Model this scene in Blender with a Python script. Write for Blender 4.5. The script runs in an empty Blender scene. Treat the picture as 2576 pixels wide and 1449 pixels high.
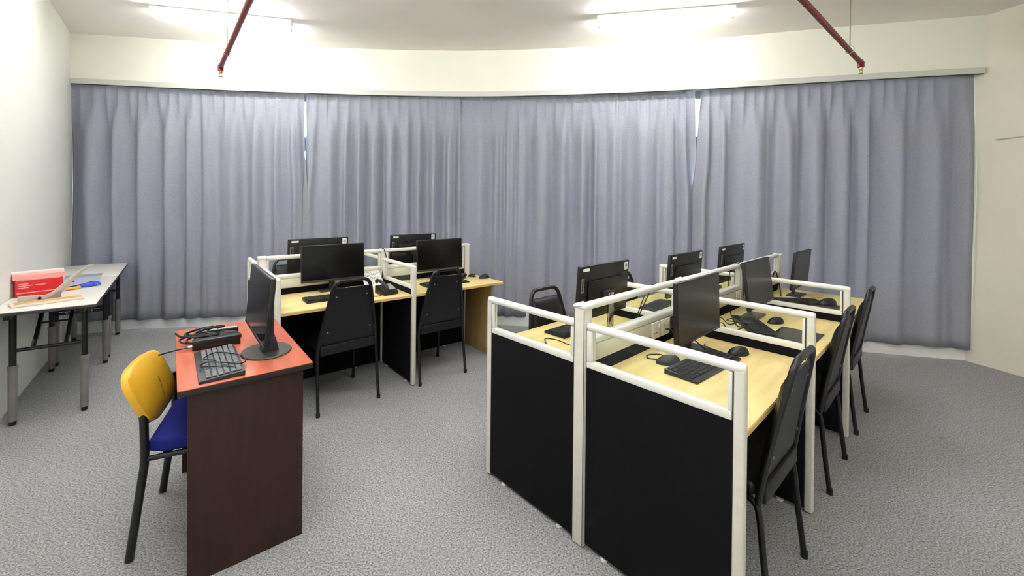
import bpy, bmesh, math, random
from mathutils import Matrix, Vector
random.seed(11)
PI = math.pi
scene = bpy.context.scene
col = scene.collection

# ------------------------------------------------------------------ camera
CAM_H = 1.477
F_PX, CY, PITCH, ROLL = 1036.58, 517.12, 0.0054, 0.0100
cam_d = bpy.data.cameras.new('camera')
cam = bpy.data.objects.new('camera', cam_d)
col.objects.link(cam)
fwd = Vector((0, math.cos(PITCH), -math.sin(PITCH)))
up0 = Vector((0, math.sin(PITCH), math.cos(PITCH)))
rt0 = Vector((1, 0, 0))
rt = rt0 * math.cos(ROLL) + up0 * math.sin(ROLL)
upv = up0 * math.cos(ROLL) - rt0 * math.sin(ROLL)
cam.matrix_world = Matrix(((rt.x, upv.x, -fwd.x, 0), (rt.y, upv.y, -fwd.y, 0), (rt.z, upv.z, -fwd.z, CAM_H), (0, 0, 0, 1)))
cam_d.sensor_width = 36
cam_d.lens = 36 * F_PX / 2576
cam_d.shift_y = -(724.5 - CY) / 2576
cam_d.clip_start = 0.02
scene.camera = cam

# ------------------------------------------------------------------ world, exposure
world = bpy.data.worlds.new('world')
scene.world = world
world.use_nodes = True
bg = world.node_tree.nodes['Background']
bg.inputs[0].default_value = (0.86, 0.94, 1.0, 1)
bg.inputs[1].default_value = 7.0
vs = scene.view_settings
vs.view_transform = 'Standard'
vs.look = 'None'
vs.gamma = 1.0
vs.use_curve_mapping = False
vs.exposure = 2.08
TUBE_POWER = 31.0

# ------------------------------------------------------------------ materials
def lin(c):
    out = []
    for v in c[:3]:
        v = v / 255.0
        out.append(v / 12.92 if v <= 0.04045 else ((v + 0.055) / 1.055) ** 2.4)
    return (*out, 1.0)

MATS = {}
def mat(name, rgb, rough=0.5, metal=0.0, spec=0.5, var=None, bump=None, coat=0.0, stretch=(1, 1, 1), rgb2=None):
    m = bpy.data.materials.new(name)
    m.use_nodes = True
    nt = m.node_tree
    b = nt.nodes['Principled BSDF']
    b.inputs['Base Color'].default_value = lin(rgb)
    b.inputs['Roughness'].default_value = rough
    b.inputs['Metallic'].default_value = metal
    b.inputs['Specular IOR Level'].default_value = spec
    if coat:
        b.inputs['Coat Weight'].default_value = coat
        b.inputs['Coat Roughness'].default_value = 0.15
    if var or bump:
        tc = nt.nodes.new('ShaderNodeTexCoord')
        mp = nt.nodes.new('ShaderNodeMapping')
        mp.inputs['Scale'].default_value = stretch
        nt.links.new(tc.outputs['Object'], mp.inputs['Vector'])
    if var:
        n = nt.nodes.new('ShaderNodeTexNoise')
        n.inputs['Scale'].default_value = var[0]
        n.inputs['Detail'].default_value = var[2] if len(var) > 2 else 4
        nt.links.new(mp.outputs['Vector'], n.inputs['Vector'])
        r = nt.nodes.new('ShaderNodeValToRGB')
        a = var[1]
        c1 = lin([max(0, v * (1 - a)) for v in rgb])
        c2 = lin(rgb2) if rgb2 else lin([min(255, v * (1 + a)) for v in rgb])
        r.color_ramp.elements[0].position = 0.3
        r.color_ramp.elements[1].position = 0.7
        r.color_ramp.elements[0].color = c1
        r.color_ramp.elements[1].color = c2
        nt.links.new(n.outputs['Fac'], r.inputs['Fac'])
        nt.links.new(r.outputs['Color'], b.inputs['Base Color'])
    if bump:
        n2 = nt.nodes.new('ShaderNodeTexNoise')
        n2.inputs['Scale'].default_value = bump[0]
        n2.inputs['Detail'].default_value = 3
        nt.links.new(mp.outputs['Vector'], n2.inputs['Vector'])
        bp = nt.nodes.new('ShaderNodeBump')
        bp.inputs['Strength'].default_value = bump[1]
        bp.inputs['Distance'].default_value = bump[2] if len(bump) > 2 else 0.003
        nt.links.new(n2.outputs['Fac'], bp.inputs['Height'])
        nt.links.new(bp.outputs['Normal'], b.inputs['Normal'])
    MATS[name] = m
    return m

mat('paint_cream', (240, 240, 230), 0.75, var=(1.2, 0.015), bump=(60, 0.05))
mat('paint_right', (236, 230, 212), 0.75, var=(1.2, 0.02), bump=(60, 0.05))
mat('paint_beam', (241, 240, 224), 0.75, var=(1.0, 0.015))
mat('ceiling_paint', (247, 242, 236), 0.85, var=(0.8, 0.02))
mat('kerb_paint', (250, 249, 244), 0.6, var=(3, 0.04))
mat('rail_white', (205, 205, 196), 0.5)
mat('white_metal', (236, 235, 228), 0.35, spec=0.5, bump=(250, 0.02))
mat('post_cream', (222, 218, 206), 0.4, var=(30, 0.02))
mat('trunk_cream', (226, 223, 205), 0.5, var=(12, 0.02))
mat('socket_white', (238, 236, 226), 0.35)
mat('groove', (60, 58, 54), 0.7)
mat('fabric_black', (17, 17, 19), 0.95, spec=0.15, var=(900, 0.25, 2), bump=(900, 0.3, 0.001))
mat('vinyl_black', (22, 22, 24), 0.42, spec=0.4, bump=(400, 0.12, 0.001))
mat('tube_black', (20, 20, 21), 0.32, spec=0.5)
mat('plastic_black', (22, 22, 23), 0.38, spec=0.45, bump=(700, 0.05, 0.0006))
mat('plastic_dark', (46, 46, 48), 0.42, spec=0.4)
mat('key_black', (34, 34, 37), 0.5, spec=0.4)
mat('key_grey', (104, 106, 110), 0.38, spec=0.5)
mat('screen_black', (9, 9, 11), 0.16, spec=0.5)
mat('screen_matte', (26, 24, 23), 0.36, spec=0.6)
mat('base_grey', (88, 86, 82), 0.33, metal=0.5)
mat('chrome', (200, 200, 200), 0.2, metal=1.0)
mat('screw_steel', (170, 170, 170), 0.35, metal=0.9)
mat('sticker', (238, 238, 236), 0.6)
mat('sticker_ink', (70, 70, 74), 0.6)
mat('badge_grey', (120, 120, 112), 0.5)
mat('maple', (234, 208, 138), 0.42, spec=0.4, var=(3.0, 0.05, 6), stretch=(1.0, 7.0, 7.0), rgb2=(243, 222, 156))
mat('maple_edge', (214, 178, 112), 0.5, var=(4, 0.05))
mat('maple_panel', (190, 154, 96), 0.5, var=(3, 0.06, 6), stretch=(7, 7, 1))
mat('cherry', (198, 96, 66), 0.34, spec=0.5, var=(4.0, 0.07, 6), stretch=(6, 1, 6), rgb2=(209, 111, 80))
mat('dark_wood', (52, 29, 25), 0.5, spec=0.35, var=(6, 0.12, 6), stretch=(8, 8, 0.8))
mat('dark_edge', (40, 28, 26), 0.45)
mat('yellow_vinyl', (222, 170, 44), 0.36, spec=0.5, bump=(500, 0.08, 0.001), var=(5, 0.03))
mat('yellow_dark', (120, 84, 18), 0.6)
mat('blue_fabric', (30, 38, 122), 0.8, spec=0.2, var=(300, 0.12, 2), bump=(500, 0.2, 0.001))
mat('table_top', (224, 222, 214), 0.35, var=(3, 0.015))
mat('table_edge', (58, 50, 50), 0.5)
mat('sleeve_plastic', (126, 120, 118), 0.3, spec=0.6, var=(14, 0.08))
mat('red_pack', (208, 26, 32), 0.4, spec=0.5, var=(8, 0.05))
mat('pack_white', (246, 240, 236), 0.5)
mat('pack_pink', (240, 160, 150), 0.5)
mat('cutter_grey', (186, 178, 164), 0.45)
mat('cutter_board', (236, 214, 200), 0.45)
mat('blade_steel', (150, 146, 140), 0.35, metal=0.6)
mat('lavender', (182, 184, 214), 0.4)
mat('blue_plastic', (52, 84, 196), 0.35)
mat('orange_plastic', (232, 168, 60), 0.4)
mat('pipe_red', (124, 40, 40), 0.42, spec=0.5, var=(12, 0.06))
mat('brass', (176, 150, 104), 0.35, metal=0.8)
mat('steel_rod', (150, 140, 124), 0.4, metal=0.7)
mat('frame_dark', (50, 55, 60), 0.5)
mat('bag_white', (226, 230, 226), 0.35)
mat('paper', (244, 243, 238), 0.6)
mat('device_grey', (150, 156, 158), 0.4)
mat('ac_white', (226, 222, 210), 0.5)
mat('ac_grey', (150, 146, 134), 0.6)

def emission(name, rgb, strength):
    m = bpy.data.materials.new(name)
    m.use_nodes = True
    nt = m.node_tree
    nt.nodes.remove(nt.nodes['Principled BSDF'])
    e = nt.nodes.new('ShaderNodeEmission')
    e.inputs[0].default_value = lin(rgb)
    e.inputs[1].default_value = strength
    nt.links.new(e.outputs[0], nt.nodes['Material Output'].inputs[0])
    MATS[name] = m
emission('tube_glow', (247, 249, 252), TUBE_POWER)

def glass(name, tint, refl, rough=0.02):
    m = bpy.data.materials.new(name)
    m.use_nodes = True
    nt = m.node_tree
    nt.nodes.remove(nt.nodes['Principled BSDF'])
    t = nt.nodes.new('ShaderNodeBsdfTransparent')
    t.inputs[0].default_value = lin(tint)
    g = nt.nodes.new('ShaderNodeBsdfGlossy')
    g.inputs['Roughness'].default_value = rough
    mx = nt.nodes.new('ShaderNodeMixShader')
    mx.inputs[0].default_value = refl
    nt.links.new(t.outputs[0], mx.inputs[1])
    nt.links.new(g.outputs[0], mx.inputs[2])
    nt.links.new(mx.outputs[0], nt.nodes['Material Output'].inputs[0])
    MATS[name] = m
glass('clear_glass', (250, 253, 251), 0.035)
glass('window_glass', (245, 250, 252), 0.04)

# carpet: speckled loop pile
def carpet():
    m = bpy.data.materials.new('carpet')
    m.use_nodes = True
    nt = m.node_tree
    b = nt.nodes['Principled BSDF']
    b.inputs['Roughness'].default_value = 0.95
    b.inputs['Specular IOR Level'].default_value = 0.1
    tc = nt.nodes.new('ShaderNodeTexCoord')
    n1 = nt.nodes.new('ShaderNodeTexNoise'); n1.inputs['Scale'].default_value = 125; n1.inputs['Detail'].default_value = 6; n1.inputs['Roughness'].default_value = 0.8
    n2 = nt.nodes.new('ShaderNodeTexNoise'); n2.inputs['Scale'].default_value = 1.3; n2.inputs['Detail'].default_value = 2
    r = nt.nodes.new('ShaderNodeValToRGB')
    r.color_ramp.elements[0].position = 0.36; r.color_ramp.elements[0].color = lin((80, 80, 81))
    r.color_ramp.elements[1].position = 0.64; r.color_ramp.elements[1].color = lin((202, 202, 202))
    mx = nt.nodes.new('ShaderNodeMixRGB'); mx.blend_type = 'MULTIPLY'; mx.inputs[0].default_value = 0.3
    r2 = nt.nodes.new('ShaderNodeValToRGB')
    r2.color_ramp.elements[0].color = (0.75, 0.74, 0.74, 1); r2.color_ramp.elements[1].color = (1, 1, 1, 1)
    bp = nt.nodes.new('ShaderNodeBump'); bp.inputs['Strength'].default_value = 0.35; bp.inputs['Distance'].default_value = 0.003
    for n in (n1, n2): nt.links.new(tc.outputs['Object'], n.inputs['Vector'])
    nt.links.new(n1.outputs['Fac'], r.inputs['Fac']); nt.links.new(n2.outputs['Fac'], r2.inputs['Fac'])
    nt.links.new(r.outputs['Color'], mx.inputs[1]); nt.links.new(r2.outputs['Color'], mx.inputs[2])
    nt.links.new(mx.outputs[0], b.inputs['Base Color'])
    nt.links.new(n1.outputs['Fac'], bp.inputs['Height']); nt.links.new(bp.outputs['Normal'], b.inputs['Normal'])
    MATS['carpet'] = m
carpet()

def curtain_mat():
    m = bpy.data.materials.new('curtain_cloth')
    m.use_nodes = True
    nt = m.node_tree
    b = nt.nodes['Principled BSDF']
    b.inputs['Roughness'].default_value = 0.62
    b.inputs['Specular IOR Level'].default_value = 0.3
    tc = nt.nodes.new('ShaderNodeTexCoord')
    mp = nt.nodes.new('ShaderNodeMapping'); mp.inputs['Scale'].default_value = (60, 60, 260)
    n = nt.nodes.new('ShaderNodeTexNoise'); n.inputs['Scale'].default_value = 1; n.inputs['Detail'].default_value = 2
    r = nt.nodes.new('ShaderNodeValToRGB')
    r.color_ramp.elements[0].position = 0.35; r.color_ramp.elements[0].color = lin((150, 151, 160))
    r.color_ramp.elements[1].position = 0.65; r.color_ramp.elements[1].color = lin((164, 165, 174))
    nt.links.new(tc.outputs['Object'], mp.inputs['Vector']); nt.links.new(mp.outputs['Vector'], n.inputs['Vector'])
    nt.links.new(n.outputs['Fac'], r.inputs['Fac']); nt.links.new(r.outputs['Color'], b.inputs['Base Color'])
    t = nt.nodes.new('ShaderNodeBsdfTranslucent'); t.inputs[0].default_value = lin((150, 165, 190))
    mx = nt.nodes.new('ShaderNodeMixShader'); mx.inputs[0].default_value = 0.09
    nt.links.new(b.outputs[0], mx.inputs[1]); nt.links.new(t.outputs[0], mx.inputs[2])
    nt.links.new(mx.outputs[0], nt.nodes['Material Output'].inputs[0])
    MATS['curtain_cloth'] = m
curtain_mat()

# ------------------------------------------------------------------ mesh helpers
class MB:
    def __init__(self):
        self.bm = bmesh.new()
        self.M = Matrix.Identity(4)
    def _tf(self, vs_):
        if self.M != Matrix.Identity(4):
            bmesh.ops.transform(self.bm, matrix=self.M, verts=vs_)
    def box(self, x0, x1, y0, y1, z0, z1, bev=0.0, seg=2):
        r = bmesh.ops.create_cube(self.bm, size=1.0)
        vs_ = r['verts']
        for v in vs_:
            v.co = Vector(((x0 + x1) / 2 + v.co.x * (x1 - x0), (y0 + y1) / 2 + v.co.y * (y1 - y0), (z0 + z1) / 2 + v.co.z * (z1 - z0)))
        if bev > 0:
            ed = list({e for v in vs_ for e in v.link_edges})
            rr = bmesh.ops.bevel(self.bm, geom=ed, offset=bev, segments=seg, profile=0.5, affect='EDGES', clamp_overlap=True)
            vs_ = list({v for f in rr['faces'] for v in f.verts} | {v for v in vs_ if v.is_valid})
        self._tf(vs_)
        return self
    def tube(self, pts, r, seg=8, closed=False):
        pts = [Vector(p) for p in pts]
        n = len(pts)
        rs = r if isinstance(r, (list, tuple)) else [r] * n
        ref = None
        rings = []
        allv = []
        for i, p in enumerate(pts):
            if closed:
                t = (pts[(i + 1) % n] - pts[i - 1]).normalized()
            elif i == 0: t = (pts[1] - pts[0]).normalized()
            elif i == n - 1: t = (pts[-1] - pts[-2]).normalized()
            else: t = ((pts[i + 1] - p).normalized() + (p - pts[i - 1]).normalized()).normalized()
            if ref is None:
                ref = Vector((0, 0, 1)) if abs(t.z) < 0.9 else Vector((1, 0, 0))
            u = (ref - t * ref.dot(t)).normalized()
            w = t.cross(u)
            ref = u
            ring = [self.bm.verts.new(p + (u * math.cos(2 * PI * k / seg) + w * math.sin(2 * PI * k / seg)) * rs[i]) for k in range(seg)]
            rings.append(ring); allv += ring
        m = n if closed else n - 1
        for i in range(m):
            a, b = rings[i], rings[(i + 1) % n]
            for k in range(seg):
                self.bm.faces.new((a[k], a[(k + 1) % seg], b[(k + 1) % seg], b[k]))
        if not closed:
            self.bm.faces.new(rings[0][::-1]); self.bm.faces.new(rings[-1])
        self._tf(allv)
        return self
    def lathe(self, prof, seg=20, sx=1.0, sy=1.0, c=(0, 0, 0)):
        rings = []; allv = []
        for (r, z) in prof:
            if r < 1e-6:
                ring = [self.bm.verts.new((c[0], c[1], c[2] + z))]
            else:
                ring = [self.bm.verts.new((c[0] + r * sx * math.cos(2 * PI * k / seg), c[1] + r * sy * math.sin(2 * PI * k / seg), c[2] + z)) for k in range(seg)]
            rings.append(ring); allv += ring
        for a, b in zip(rings[:-1], rings[1:]):
            for k in range(seg):
                k2 = (k + 1) % seg
                if len(a) == 1 and len(b) > 1: self.bm.faces.new((a[0], b[k2], b[k]))
                elif len(b) == 1 and len(a) > 1: self.bm.faces.new((a[k], a[k2], b[0]))
                elif len(a) > 1: self.bm.faces.new((a[k], a[k2], b[k2], b[k]))
        if len(rings[0]) > 1: self.bm.faces.new(rings[0][::-1])
        if len(rings[-1]) > 1: self.bm.faces.new(rings[-1])
        self._tf(allv)
        return self
    def prism(self, poly, axis, lo, hi, bev=0.0, seg=2):
        def mk(p, t):
            if axis == 'x': return (t, p[0], p[1])
            if axis == 'y': return (p[0], t, p[1])
            return (p[0], p[1], t)
        a = [self.bm.verts.new(mk(p, lo)) for p in poly]
        b = [self.bm.verts.new(mk(p, hi)) for p in poly]
        n = len(poly)
        fs = [self.bm.faces.new(a[::-1]), self.bm.faces.new(b)]
        for i in range(n):
            fs.append(self.bm.faces.new((a[i], a[(i + 1) % n], b[(i + 1) % n], b[i])))
        vs_ = a + b
        bmesh.ops.recalc_face_normals(self.bm, faces=fs)
        if bev > 0:
            ed = list(fs[0].edges) + list(fs[1].edges)
            rr = bmesh.ops.bevel(self.bm, geom=ed, offset=bev, segments=seg, profile=0.5, affect='EDGES', clamp_overlap=True)
            vs_ = list({v for f in rr['faces'] for v in f.verts} | {v for v in vs_ if v.is_valid})
        self._tf(vs_)
        return self
    def grid(self, fn, nu, nv):
        rows = [[self.bm.verts.new(fn(i / nu, j / nv)) for i in range(nu + 1)] for j in range(nv + 1)]
        for j in range(nv):
            for i in range(nu):
                self.bm.faces.new((rows[j][i], rows[j][i + 1], rows[j + 1][i + 1], rows[j + 1][i]))
        return self
    def mesh(self, name, m, ang=38):
        bmesh.ops.recalc_face_normals(self.bm, faces=self.bm.faces)
        me = bpy.data.meshes.new(name)
        self.bm.to_mesh(me); self.bm.free()
        me.materials.append(MATS[m])
        me.polygons.foreach_set('use_smooth', [True] * len(me.polygons))
        me.set_sharp_from_angle(angle=math.radians(ang))
        return me
    def build(self, name, m, parent=None, ang=38):
        return obj(name, self.mesh(name, m, ang), parent)

def obj(name, me, parent=None, loc=None, rot=None):
    o = bpy.data.objects.new(name, me)
    col.objects.link(o)
    if parent: o.parent = parent
    if loc: o.location = loc
    if rot: o.rotation_euler = rot
    return o

CACHE = {}
def part(name, key, fn, m, parent, loc=None, rot=None, ang=38):
    """one mesh object; alike pieces share mesh data through the key"""
    k = (key, m)
    if k not in CACHE:
        CACHE[k] = fn(MB()).mesh(name, m, ang)
    return obj(name, CACHE[k], parent, loc, rot)

def tag(o, label=None, cat=None, group=None, kind=None):
    if label: o['label'] = label
    if cat: o['category'] = cat
    if group: o['group'] = group
    if kind: o['kind'] = kind
    return o

def thing(name, label, cat, loc=(0, 0, 0), rotz=0.0, group=None):
    o = bpy.data.objects.new(name, None)
    o.empty_display_size = 0.05
    col.objects.link(o)
    o.location = loc
    o.rotation_euler = (0, 0, rotz)
    return tag(o, label, cat, group)

def spline(pts, n=8):
    P = [Vector(p) for p in pts]
    P = [P[0]] + P + [P[-1]]
    out = []
    for i in range(1, len(P) - 2):
        for k in range(n):
            t = k / n
            p0, p1, p2, p3 = P[i - 1], P[i], P[i + 1], P[i + 2]
            out.append(0.5 * ((2 * p1) + (p2 - p0) * t + (2 * p0 - 5 * p1 + 4 * p2 - p3) * t * t + (3 * p1 - p0 - 3 * p2 + p3) * t ** 3))
    out.append(P[-2])
    return out

class Frame:
    """a row of workstations: a runs along the spine, b to its right-hand (near) side"""
    def __init__(self, o, yaw):
        self.o = o; self.yaw = yaw; self.c = math.cos(yaw); self.s = math.sin(yaw)
    def w(self, a, b, z=0.0):
        return (self.o[0] + a * self.c + b * self.s, self.o[1] + a * self.s - b * self.c, z)
RC = Frame((0.3149, 1.7943), 0.7487)      # right-hand bank
LC = Frame((-1.9371, 3.1966), 0.6883)     # left-hand bank
DC = Frame((-1.2334, 1.5229), 0.6924)     # reddish desk
LW = Frame((-4.8171, 4.4836), 0.6827)     # left wall: b runs along it towards the camera

# ------------------------------------------------------------------ room shell
ZC = 3.2814
PATH = [(-4.822, 4.491), (-3.969, 4.621), (-3.156, 4.738), (-2.284, 4.823), (-1.373, 4.886), (-0.433, 4.890), (0.498, 4.786),
        (1.373, 4.635), (2.178, 4.450), (2.878, 4.255), (3.555, 4.075), (4.174, 3.918), (4.430, 3.858)]
def smooth_path(P, n=10):
    return [(v.x, v.y) for v in spline([(x, y, 0) for x, y in P], n)]
SP = smooth_path(PATH)
# arc length table
SL = [0.0]
for p, q in zip(SP[:-1], SP[1:]):
    SL.append(SL[-1] + math.hypot(q[0] - p[0], q[1] - p[1]))
STOT = SL[-1]
def at_s(s):
    s = max(0.0, min(STOT, s))
    import bisect
    i = min(max(bisect.bisect_right(SL, s) - 1, 0), len(SP) - 2)
    t = (s - SL[i]) / (SL[i + 1] - SL[i])
    p, q = SP[i], SP[i + 1]
    dx, dy = q[0] - p[0], q[1] - p[1]
    L = math.hypot(dx, dy)
    return p[0] + dx * t, p[1] + dy * t, -dy / L, dx / L     # point and outward (far side) normal
def off(s, d):
    x, y, nx, ny = at_s(s)
    if s < 0: x += ny * s; y -= nx * s
    if s > STOT: x += ny * (s - STOT); y -= nx * (s - STOT)
    return x + nx * d, y + ny * d
def s_of_x(x):
    for i in range(len(SP) - 1):
        if SP[i][0] <= x <= SP[i + 1][0]:
            return SL[i] + (SL[i + 1] - SL[i]) * (x - SP[i][0]) / (SP[i + 1][0] - SP[i][0])
    return 0 if x < SP[0][0] else STOT

def strip(mb, d0, d1, z0, z1, s0=0.0, s1=None, n=60):
    """a bar of rectangular section that follows the bowed window wall"""
    s1 = STOT if s1 is None else s1
    rows = []
    for i in range(n + 1):
        s = s0 + (s1 - s0) * i / n
        a = off(s, d0); b = off(s, d1)
        rows.append([mb.bm.verts.new((*a, z0)), mb.bm.verts.new((*b, z0)), mb.bm.verts.new((*b, z1)), mb.bm.verts.new((*a, z1))])
    for p, q in zip(rows[:-1], rows[1:]):
        for k in range(4):
            mb.bm.faces.new((p[k], p[(k + 1) % 4], q[(k + 1) % 4], q[k]))
    mb.bm.faces.new(rows[0][::-1]); mb.bm.faces.new(rows[-1])
    return mb

def struct(o):
    o['kind'] = 'structure'
    return o

def wall_line(name, p, q, thick, z0, z1, m):
    """wall slab whose inner face runs p -> q, thickness to the left of the direction"""
    d = Vector((q[0] - p[0], q[1] - p[1])); L = d.length; d /= L
    n = Vector((-d.y, d.x)) * thick
    mb = MB()
    mb.prism([(p[0], p[1]), (q[0], q[1]), (q[0] + n.x, q[1] + n.y), (p[0] + n.x, p[1] + n.y)], 'z', z0, z1)
    return struct(mb.build(name, m))

LCRN = (-4.8171, 4.4836); RCRN = (4.4300, 3.858)
LEND = (-0.085, -1.336); REND = (5.755, -1.55)
mb = MB(); mb.prism([(-6.2, -2.2), (6.6, -2.2), (6.6, 5.6), (-6.2, 5.6)], 'z', -0.1, 0.0)
struct(mb.build('floor', 'carpet'))
mb = MB(); mb.prism([(-6.2, -2.2), (6.6, -2.2), (6.6, 5.6), (-6.2, 5.6)], 'z', ZC, ZC + 0.12)
struct(mb.build('ceiling', 'ceiling_paint'))
wall_line('wall_left', (LCRN[0] - 0.631 * 0.45, LCRN[1] + 0.776 * 0.45), LEND, -0.15, 0, ZC, 'paint_cream')
wall_line('wall_right', (RCRN[0] - 0.2385 * 0.5, RCRN[1] + 0.971 * 0.5), REND, 0.15, 0, ZC, 'paint_right')
wall_line('wall_rear', LEND, REND, -0.15, 0, ZC, 'paint_cream')
strip(MB(), 0.0, 0.30, 2.792, ZC - 0.0005, s0=-0.08, s1=STOT + 0.04).build('wall_back', 'paint_beam')
struct(bpy.data.objects['wall_back'])
struct(strip(MB(), 0.115, 0.34, 0.0005, 0.155, s0=-0.08, s1=STOT + 0.03).build('trim_1', 'kerb_paint'))
struct(strip(MB(), 0.17, 0.34, 0.1555, 0.62, s0=-0.10, s1=STOT + 0.03).build('wall_sill', 'kerb_paint'))
struct(strip(MB(), 0.14, 0.34, 0.6205, 2.7915, s0=-0.12, s1=0.025, n=4).build('trim_leak_stop', 'paint_cream'))  # block added behind the curtain's left end to stop daylight leaking in
struct(strip(MB(), 0.12, 0.34, 0.6205, 2.7915, s0=STOT - 0.17, s1=STOT + 0.03, n=4).build('trim_3', 'paint_right'))
# windows behind the curtains: dark frames with a deep transom
NW = 6
for i in range(NW):
    s0 = 0.03 + (STOT - 0.2) * i / NW; s1 = 0.03 + (STOT - 0.2) * (i + 1) / NW - 0.004
    w = strip(MB(), 0.23, 0.29, 2.69, 2.79, s0, s1, 8)
    strip(w, 0.23, 0.29, 2.09, 2.26, s0, s1, 8)
    strip(w, 0.23, 0.29, 0.625, 0.70, s0, s1, 8)
    for e in (0.0, 0.333, 0.666, 1.0):
        sc = s0 + 0.03 + (s1 - s0 - 0.06) * e
        strip(w, 0.23, 0.29, 0.70, 2.69, sc - 0.025, sc + 0.025, 2)
    win = struct(w.build('window_%d' % (i + 1), 'frame_dark'))
    for k in range(3):
        for z0, z1 in ((0.7, 2.09), (2.26, 2.69)):
            sa = s0 + 0.055 + (s1 - s0 - 0.06) * k / 3; sb = s0 + 0.005 + (s1 - s0 - 0.06) * (k + 1) / 3
            strip(MB(), 0.258, 0.262, z0, z1, sa, sb, 4).build('pane', 'window_glass', win)

# curtain rail under the beam
rail = thing('curtain_rail', 'long white curtain rail fixed under the cream beam', 'curtain rail', (0, 0, 0))
strip(MB(), -0.020, 0.020, 2.735, 2.7915, 0.02, STOT - 0.03).build('track', 'rail_white', rail)
strip(MB(), -0.004, 0.010, 2.7305, 2.7348, 0.02, STOT - 0.03).build('runner_slot', 'groove', rail)

# ------------------------------------------------------------------ curtains
def curtain(label, sa, sb, gapl, gapr, seed, ztop=2.775, zhem=0.12, rear=0.0):
    rnd = random.Random(seed)
    # pencil pleats at the heading, wider soft folds below
    pl = [sa]
    while pl[-1] < sb: pl.append(pl[-1] + rnd.uniform(0.085, 0.135))
    fo = [sa - 0.05]; am = [rnd.uniform(0.4, 1)]
    while fo[-1] < sb + 0.3:
        fo.append(fo[-1] + rnd.choice((0.13, 0.17, 0.22, 0.26, 0.34)) * rnd.uniform(0.85, 1.15)); am.append(rnd.uniform(0.35, 1.0))
    def phase(L, s):
        for i in range(len(L) - 1):
            if L[i] <= s < L[i + 1]: return i, (s - L[i]) / (L[i + 1] - L[i])
        return len(L) - 2, 1.0
    n = int((sb - sa) / 0.0125); nz = 30
    def fn(u, v):
        # v=0 top
        z = ztop + (zhem - ztop) * (v ** 1.25)
        t = (ztop - z)
        gl = gapl(z); gr = gapr(z)
        sp = sa + u * (sb - sa)
        s = sp + gl * max(0.0, 1 - (sp - sa) / 0.30) - gr * max(0.0, 1 - (sb - sp) / 0.30)
        i, ph = phase(pl, sp)
        j, fh = phase(fo, sp + 0.004 * math.sin(2.1 * z + seed))
        head = 0.030 * (abs(math.sin(PI * ph)) ** 0.5) - 0.018
        if 0.02 < t < 0.2: head *= 1.0
        soft = am[j] * 0.072 * math.sin(2 * PI * fh) * (0.55 + 0.45 * min(1, t / 1.2)) * (1 - 0.5 * min(1, max(0, t - 1.3) / 1.1)) + 0.008 * math.sin(2 * PI * fh * 2 + j)
        k = min(1.0, max(0.0, (t - 0.13) / 0.45)); k = k * k * (3 - 2 * k)
        pinch = 0.006 * math.exp(-((t - 0.155) / 0.02) ** 2)
        d = 0.062 + rear + (1 - k) * head + k * soft - pinch
        hem = 0.0
        x, y = off(s, d)
        return (x, y, z + hem)
    mb = MB(); mb.grid(fn, n, nz)
    o = mb.build('curtain', 'curtain_cloth', ang=180)
    so = o.modifiers.new('cloth', 'SOLIDIFY'); so.thickness = 0.0015; so.offset = 0
    return tag(o, label, 'curtain', 'grey curtains along the window wall')

def taper(w, zlow, zhi=2.74):
    def f(z):
        k = min(1.0, (z - zlow) / (zhi - zlow))
        return w * k if k > 0 else max(-0.035, 3 * w * k)
    return f
zero = lambda z: 0.0
S1 = s_of_x(-2.44); S2 = s_of_x(-0.66); S3 = s_of_x(2.022)
curtain('blue-grey pleated curtain hanging beside the left wall, behind the folding tables', 0.0, S1 + 0.005, lambda z: -0.064, taper(0.022, 2.0), 3)
curtain('grey pleated curtain between the narrow left gap of daylight and the middle overlap', S1 - 0.005, S2 + 0.03, taper(0.020, 2.0), zero, 5)
curtain('grey pleated curtain right of the middle overlap, ending at the wider gap of daylight', S2 - 0.03, S3 + 0.008, zero, taper(0.036, 1.9), 8, rear=0.025)
curtain('darker grey pleated curtain at the right end, beside the bare right wall', S3 - 0.008, STOT - 0.045, taper(0.036, 1.9), zero, 13, rear=0.008)

# ------------------------------------------------------------------ fluorescent lights
def light(label, p, q):
    d = Vector((q[0] - p[0], q[1] - p[1])); L = d.length
    t = thing('fluorescent_light', label, 'ceiling light', ((p[0] + q[0]) / 2, (p[1] + q[1]) / 2, 3.17), math.atan2(d.y, d.x), 'bare fluorescent battens on the ceiling')
    h = L / 2
    MB().box(-h - 0.02, h + 0.02, -0.033, 0.033, 0.058, ZC - 3.17 - 0.0008, 0.006).build('batten', 'white_metal', t)
    MB().tube([(-h + 0.012, 0, 0.02), (h - 0.012, 0, 0.02)], 0.0145, 14).build('tube', 'tube_glow', t)
    for s in (-1, 1):
        MB().box(s * h - 0.012, s * h + 0.012, -0.016, 0.016, 0.0, 0.066, 0.004).build('lamp_holder', 'socket_white', t)
    MB().lathe([(0.0, 0.0), (0.011, 0.002), (0.011, 0.03), (0.0, 0.032)], 10, c=(0.0, 0.028, 0.025)).build('starter', 'rail_white', t)
light('lit fluorescent batten on the ceiling at the left, crossed by the red pipe', (-3.367, 3.855), (-2.233, 4.125))
light('lit fluorescent batten on the ceiling right of centre', (0.818, 3.964), (1.975, 3.730))
light('added fluorescent batten on the ceiling, out of view above the reddish desk', (-1.45, 1.45), (-0.30, 1.22))  # added out of frame as fill light for the foreground
light('added fluorescent batten on the ceiling, out of view above the viewer', (-0.35, 0.05), (0.80, -0.18))  # unseen extra batten, put in to raise the room's brightness

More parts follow.
